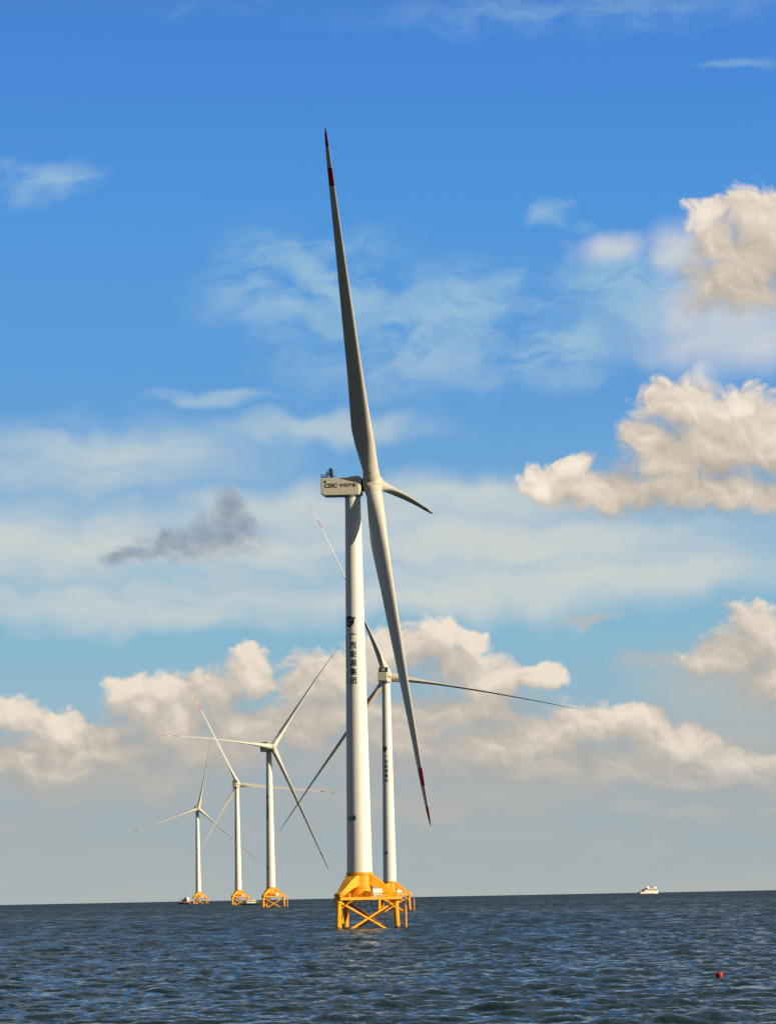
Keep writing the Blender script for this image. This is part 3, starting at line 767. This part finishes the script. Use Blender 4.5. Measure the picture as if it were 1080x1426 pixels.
def finish_turbine(root, loc, yaw, th, tilt, cone, L, bends, mark_ang, label, pitches=(0, 0, 0)):
    """place a turbine, turn its nacelle, give it its markings, hub and three blades"""
    yaw, th, tilt, cone = RAD(yaw), RAD(th), RAD(tilt), RAD(cone)
    z0 = -(loc[0] ** 2 + loc[1] ** 2) / (2 * EARTH)
    root.location = (loc[0], loc[1], z0)
    tag(root, label, 'wind turbine', 'wind turbines standing in the sea')
    for c in kids(root):
        if c.name.startswith('tower'): tw = c
        if c.name.startswith('nacelle'):
            c.location = (0, 0, HUB_Z); c.rotation_euler = (0, 0, yaw)
    build_markings(tw, RAD(mark_ang))
    # rotor frame: a = axis, v = up in rotor plane, u = v x a
    ah = Vector((math.cos(yaw), math.sin(yaw), 0)); zz = Vector((0, 0, 1))
    a = ah * math.cos(tilt) + zz * math.sin(tilt); v = zz * math.cos(tilt) - ah * math.sin(tilt); u = v.cross(a)
    hc = Vector((0, 0, HUB_Z)) + ah * OVERHANG
    hb = MB()
    prof = [(-2.75, 1.9), (-2.7, 2.45), (-2.2, 2.9), (-1.0, 3.15), (0.6, 3.15), (1.7, 2.85), (2.6, 2.2), (3.2, 1.3), (3.45, 0.45), (3.5, 0.05)]
    n = 40
    hb.rings([[(x, r * math.cos(2 * PI * i / n), r * math.sin(2 * PI * i / n)) for i in range(n)] for x, r in prof], 0)
    hb.rings([[(x, r * math.cos(2 * PI * i / n), r * math.sin(2 * PI * i / n)) for i in range(n)] for x, r in ((-3.7, 2.0), (-2.7, 2.0))], 1)
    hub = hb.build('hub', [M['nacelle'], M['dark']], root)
    Rh = Matrix((a, u, v)).transposed().to_4x4()
    hub.matrix_local = Matrix.Translation(hc) @ Rh
    for k in range(3):
        t = th + k * 2 * PI / 3
        er = v * math.cos(t) + u * math.sin(t); et = er.cross(a)
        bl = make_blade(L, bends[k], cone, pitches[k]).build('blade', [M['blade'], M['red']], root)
        bl.matrix_local = Matrix.Translation(hc) @ Matrix((a, et, er)).transposed().to_4x4()
        # bolted collar where blade meets hub
        cl = MB(); cs, ss = math.cos(cone), math.sin(cone); rg = []
        for r, z in ((2.4, 2.2), (2.66, 2.25), (2.66, 3.3), (2.58, 3.35), (2.58, 3.6), (2.66, 3.65), (2.66, 3.9), (2.4, 3.95)):
            rg.append([(r * math.cos(2 * PI * i / 40) * cs + z * ss, r * math.sin(2 * PI * i / 40), z * cs) for i in range(40)])
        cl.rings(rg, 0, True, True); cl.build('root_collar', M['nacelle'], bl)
    return root

SPECS = [
    ((-10.97, 1122.49), -6.3, -33.4, 7.0, 3.6, 119.7, (1.5, 5.6, -7.9), -38, 'nearest and tallest white wind turbine, rotor seen edge-on, red bands at its blade tips', ((-31, -15), 0, (20, 34))),
    ((-3.12, 2136.4), 77.8, -99.4, 5.1, 0.4, 115.9, (-3.9, 4.5, 3.2), -39, 'wind turbine seen from behind, half hidden behind the tall nearest turbine', (-15, (15, 4), 8)),
    ((-107.99, 3143.2), -54.8, 37.2, 6.4, 3.2, 118.3, (4.8, 1.7, -6.4), -60, 'largest of the three left wind turbines, one blade pointing level to the left', (0, 0, -28)),
    ((-181.24, 4175.8), 75.0, 265.1, 5.8, 2.6, 116.9, (-3.1, 1.5, 2.1), -74, 'middle of the three left wind turbines, one blade pointing level to the right', (22, 0, 0)),
    ((-288.2, 5292.9), -72.9, 12.1, 5.9, 3.4, 117.2, (-0.1, 1.9, -1.9), -80, 'smallest and most distant wind turbine, leftmost in the row, one blade straight up', (0, 0, -28))]
# the shared parts are built once and copied; markings, hub and blades follow per turbine
proto = empty('wind_turbine')
build_foundation(proto); build_tower(proto); build_nacelle(proto)
copies = [copy_tree(proto) for _ in SPECS[1:]]
for root, spec in zip([proto] + copies, SPECS):
    finish_turbine(root, *spec)

# ------------------------------------------------------------------ boats
def hull_rings(L, B, zk, zd, sheer=0.8, n=14, bow=0.35):
    """sections along x (stern -L/2 .. bow +L/2), deck at zd"""
    out = []
    for i in range(n + 1):
        t = i / n; x = -L / 2 + L * t
        f = 1.0 if t < 1 - bow else max(0.03, math.cos((t - (1 - bow)) / bow * PI / 2) ** 0.75)
        hw = B / 2 * f * (0.93 + 0.07 * min(1, t * 6)); top = zd + sheer * max(0, (t - 0.55) / 0.45) ** 2
        rake = 0.10 * L * max(0, (t - 0.7) / 0.3) ** 2
        out.append([(x - rake * 0.6, -hw * 0.55, zk), (x - rake * 0.25, -hw * 0.9, zk + (zd - zk) * 0.45), (x, -hw, top), (x, hw, top), (x - rake * 0.25, hw * 0.9, zk + (zd - zk) * 0.45), (x - rake * 0.6, hw * 0.55, zk)])
    return out

def windows(mb, x0, x1, y, z0, z1, n, mi=0):
    st = (x1 - x0) / n
    for i in range(n):
        a = x0 + st * (i + 0.15); e = x0 + st * (i + 0.85)
        for s_ in (-1, 1):
            mb.box(((a + e) / 2, s_ * y, (z0 + z1) / 2), e - a, 0.06, z1 - z0, 0, mi)

def ferry():
    o = empty('passenger_ship', (489.5, 6982.9, -3.3), RAD(26))
    o.scale = (0.94, 0.94, 0.94)
    h = MB(); h.rings(hull_rings(46, 13, -1.5, 4.2, 2.6), smooth=False); h.build('hull', M['ship_white'], o)
    bt = MB(); bt.rings([[(x * 1.004, y * 1.01, z) for x, y, z in r[:2] + r[-2:]] for r in hull_rings(46, 13, -1.5, 3.0, 0.0)], smooth=False)
    bt.build('boot_stripe', M['hull_red'], o)
    sp = MB(); sp.box((2, 0, 5.9), 30, 11.6, 3.4); s1 = sp.build('superstructure', M['ship_white'], o, bevel=0.15)
    wn = MB(); windows(wn, -12.5, 16.5, 5.82, 5.3, 6.7, 16); wn.build('window_row', M['glass'], s1)
    op = MB(); op.box((1, 0, 8.6), 27, 10.2, 2.0); op.build('open_deck', M['deck_brown'], o)
    for i in range(7):
        st = MB()
        for s_ in (-1, 1): st.tube((-12 + i * 4.4, s_ * 5.6, 7.6), (-12 + i * 4.4, s_ * 5.6, 9.65), 0.16, 0.16, 8)
        st.build('stanchion', M['ship_white'], o)
    up_ = MB(); up_.box((5, 0, 10.9), 22, 11.6, 2.6); u1 = up_.build('upper_deck', M['ship_white'], o, bevel=0.15)
    w2 = MB(); windows(w2, -4, 14, 5.82, 10.5, 11.5, 10); w2.build('window_row', M['glass'], u1)
    br = MB(); br.box((12, 0, 13.4), 7, 11.0, 2.4); b1 = br.build('bridge', M['ship_white'], o, bevel=0.2)
    w3 = MB(); windows(w3, 9, 15, 5.52, 13.3, 14.2, 5); w3.box((15.52, 0, 13.75), 0.08, 9.5, 0.9); w3.build('window_row', M['glass'], b1)
    fn = MB(); fn.rings([[(-4, -1.4, 12.2), (0, -1.4, 12.2), (0, 1.4, 12.2), (-4, 1.4, 12.2)], [(-4.4, -1.1, 15.6), (-1.2, -1.1, 15.6), (-1.2, 1.1, 15.6), (-4.4, 1.1, 15.6)]], smooth=False)
    fn.build('funnel', M['ship_white'], o, bevel=0.1)
    ms_ = MB(); ms_.tube((10, 0, 14.5), (10, 0, 18.2), 0.22, 0.1, 8); ms_.tube((10, -1.6, 16.6), (10, 1.6, 16.6), 0.1, 0.1, 6); ms_.box((10, 0, 17.3), 0.4, 2.4, 0.25)
    ms_.build('mast', M['ship_white'], o)
    ga = MB()
    for s_ in (-1, 1):
        ga.tube((-19.5, s_ * 5, 4.2), (-18.2, s_ * 4, 9.0), 0.3, 0.3, 8); ga.tube((-15, s_ * 5, 4.2), (-16.4, s_ * 4, 9.0), 0.3, 0.3, 8); ga.tube((-18.2, s_ * 4, 9.0), (-16.4, s_ * 4, 9.0), 0.3, 0.3, 8)
    ga.tube((-17.3, -4, 9.0), (-17.3, 4, 9.0), 0.3, 0.3, 8); ga.build('stern_gantry', M['deck_brown'], o)
    tag(o, 'white passenger ship with brown open deck on the horizon at right', 'ship')

def crew_boat():
    o = empty('work_boat', (-163.2, 4078.0, -1.1), RAD(8))
    h = MB(); h.rings(hull_rings(23, 7, -0.8, 2.3, 1.3), smooth=False); h.build('hull', M['hull_black'], o)
    ru = MB()
    for s_ in (-1, 1): ru.tube((-11, s_ * 3.5, 2.1), (5.0, s_ * 3.55, 2.15), 0.2, 0.2, 8)
    ru.build('rubbing_strake', M['ship_white'], o)
    c = MB(); c.box((0.5, 0, 3.7), 11, 5.2, 2.8); s1 = c.build('cabin', M['ship_white'], o, bevel=0.15)
    wn = MB(); windows(wn, -4.4, 5.6, 2.62, 3.7, 4.6, 6); wn.build('window_row', M['glass'], s1)
    b_ = MB(); b_.rings([[(0, -2.3, 5.1), (5.2, -2.3, 5.1), (5.2, 2.3, 5.1), (0, 2.3, 5.1)], [(0.4, -2.1, 7.4), (4.2, -2.1, 7.4), (4.2, 2.1, 7.4), (0.4, 2.1, 7.4)]], smooth=False)
    s2 = b_.build('wheelhouse', M['ship_white'], o, bevel=0.1)
    w2 = MB(); windows(w2, 0.8, 4.3, 2.24, 6.2, 7.0, 4); w2.build('window_row', M['glass'], s2)
    m_ = MB(); m_.tube((1.5, 0, 7.4), (1.1, 0, 10.6), 0.12, 0.07, 8); m_.tube((1.25, -1.1, 9.3), (1.25, 1.1, 9.3), 0.07, 0.07, 6); m_.build('mast', M['grey'], o)
    r = MB()
    for i in range(6):
        x = 5.5 + i * 1.0; y = 3.2 * max(0.15, 1 - (i / 6.0) ** 2)
        for s_ in (-1, 1): r.tube((x, s_ * y, 2.4 + i * 0.12), (x, s_ * y, 3.6 + i * 0.12), 0.06, 0.06, 6)
    r.build('bow_rail', M['ship_white'], o)
    tag(o, 'dark hulled work boat with white cabin beside the yellow base of the middle left turbine', 'boat')

def small_boat():
    o = empty('fishing_boat', (-301.5, 5190.0, -1.8), RAD(-40))
    o.scale = (1.3, 1.3, 1.3)
    h = MB(); h.rings(hull_rings(17, 5.6, -0.7, 2.1, 1.4), smooth=False); h.build('hull', M['hull_red'], o)
    ru = MB()
    for s_ in (-1, 1): ru.tube((-8, s_ * 2.8, 2.0), (3.4, s_ * 2.85, 2.05), 0.18, 0.18, 8)
    ru.build('rubbing_strake', M['ship_white'], o)
    c = MB(); c.box((1.0, 0, 3.9), 7.5, 4.4, 3.4); s1 = c.build('cabin', M['ship_white'], o, bevel=0.15)
    wn = MB(); windows(wn, -2.2, 4.2, 2.22, 3.9, 4.8, 4); wn.box((4.77, 0, 4.4), 0.06, 3.4, 0.9); wn.build('window_row', M['glass'], s1)
    b_ = MB(); b_.box((1.8, 0, 6.6), 4.0, 3.6, 1.9); b_.build('wheelhouse', M['ship_white'], o, bevel=0.12)
    m_ = MB(); m_.tube((0.6, 0, 7.5), (0.4, 0, 10.2), 0.1, 0.06, 8); m_.tube((-6.5, 0, 2.1), (-4.2, 0, 7.6), 0.16, 0.1, 8); m_.build('mast', M['grey'], o)
    g = MB()
    for s_ in (-1, 1): g.tube((-5.6, s_ * 2.2, 2.1), (-5.6, s_ * 1.9, 6.2), 0.16, 0.16, 8)
    g.tube((-5.6, -1.9, 6.2), (-5.6, 1.9, 6.2), 0.16, 0.16, 8); g.build('stern_gantry', M['hull_red'], o)
    tag(o, 'small boat with orange red hull and white cabin left of the farthest turbine', 'boat')

def buoy():
    o = empty('buoy', (39.6, 444.6, 0.0)); o.rotation_euler = (RAD(5), RAD(-8), 0)
    b_ = MB()
    b_.lathe([(0.10, -0.52), (0.38, -0.50), (0.46, -0.40), (0.47, -0.12), (0.495, -0.10), (0.495, -0.02), (0.47, 0.0), (0.47, 0.36), (0.495, 0.38), (0.495, 0.46), (0.47, 0.48), (0.46, 0.62), (0.40, 0.72), (0.2, 0.76), (0.05, 0.77)], 36)
    b_.build('float', M['buoy'], o)
    e = MB(); pts = [(0.13 * math.cos(t), 0, 0.77 + 0.13 * math.sin(t)) for t in [PI * i / 10 for i in range(11)]]
    e.path(pts, 0.03, 8); e.build('lifting_eye', M['dark'], o)
    r = MB(); P_ = [(0.12 + 0.03 * i, -0.35 - 0.02 * i, 0.55 - i * 0.14) for i in range(6)]
    r.path(P_, 0.025, 6); r.build('rope', M['rust'], o)
    tag(o, 'small red barrel buoy floating on the waves at lower right', 'buoy')

ferry(); crew_boat(); small_boat(); buoy()
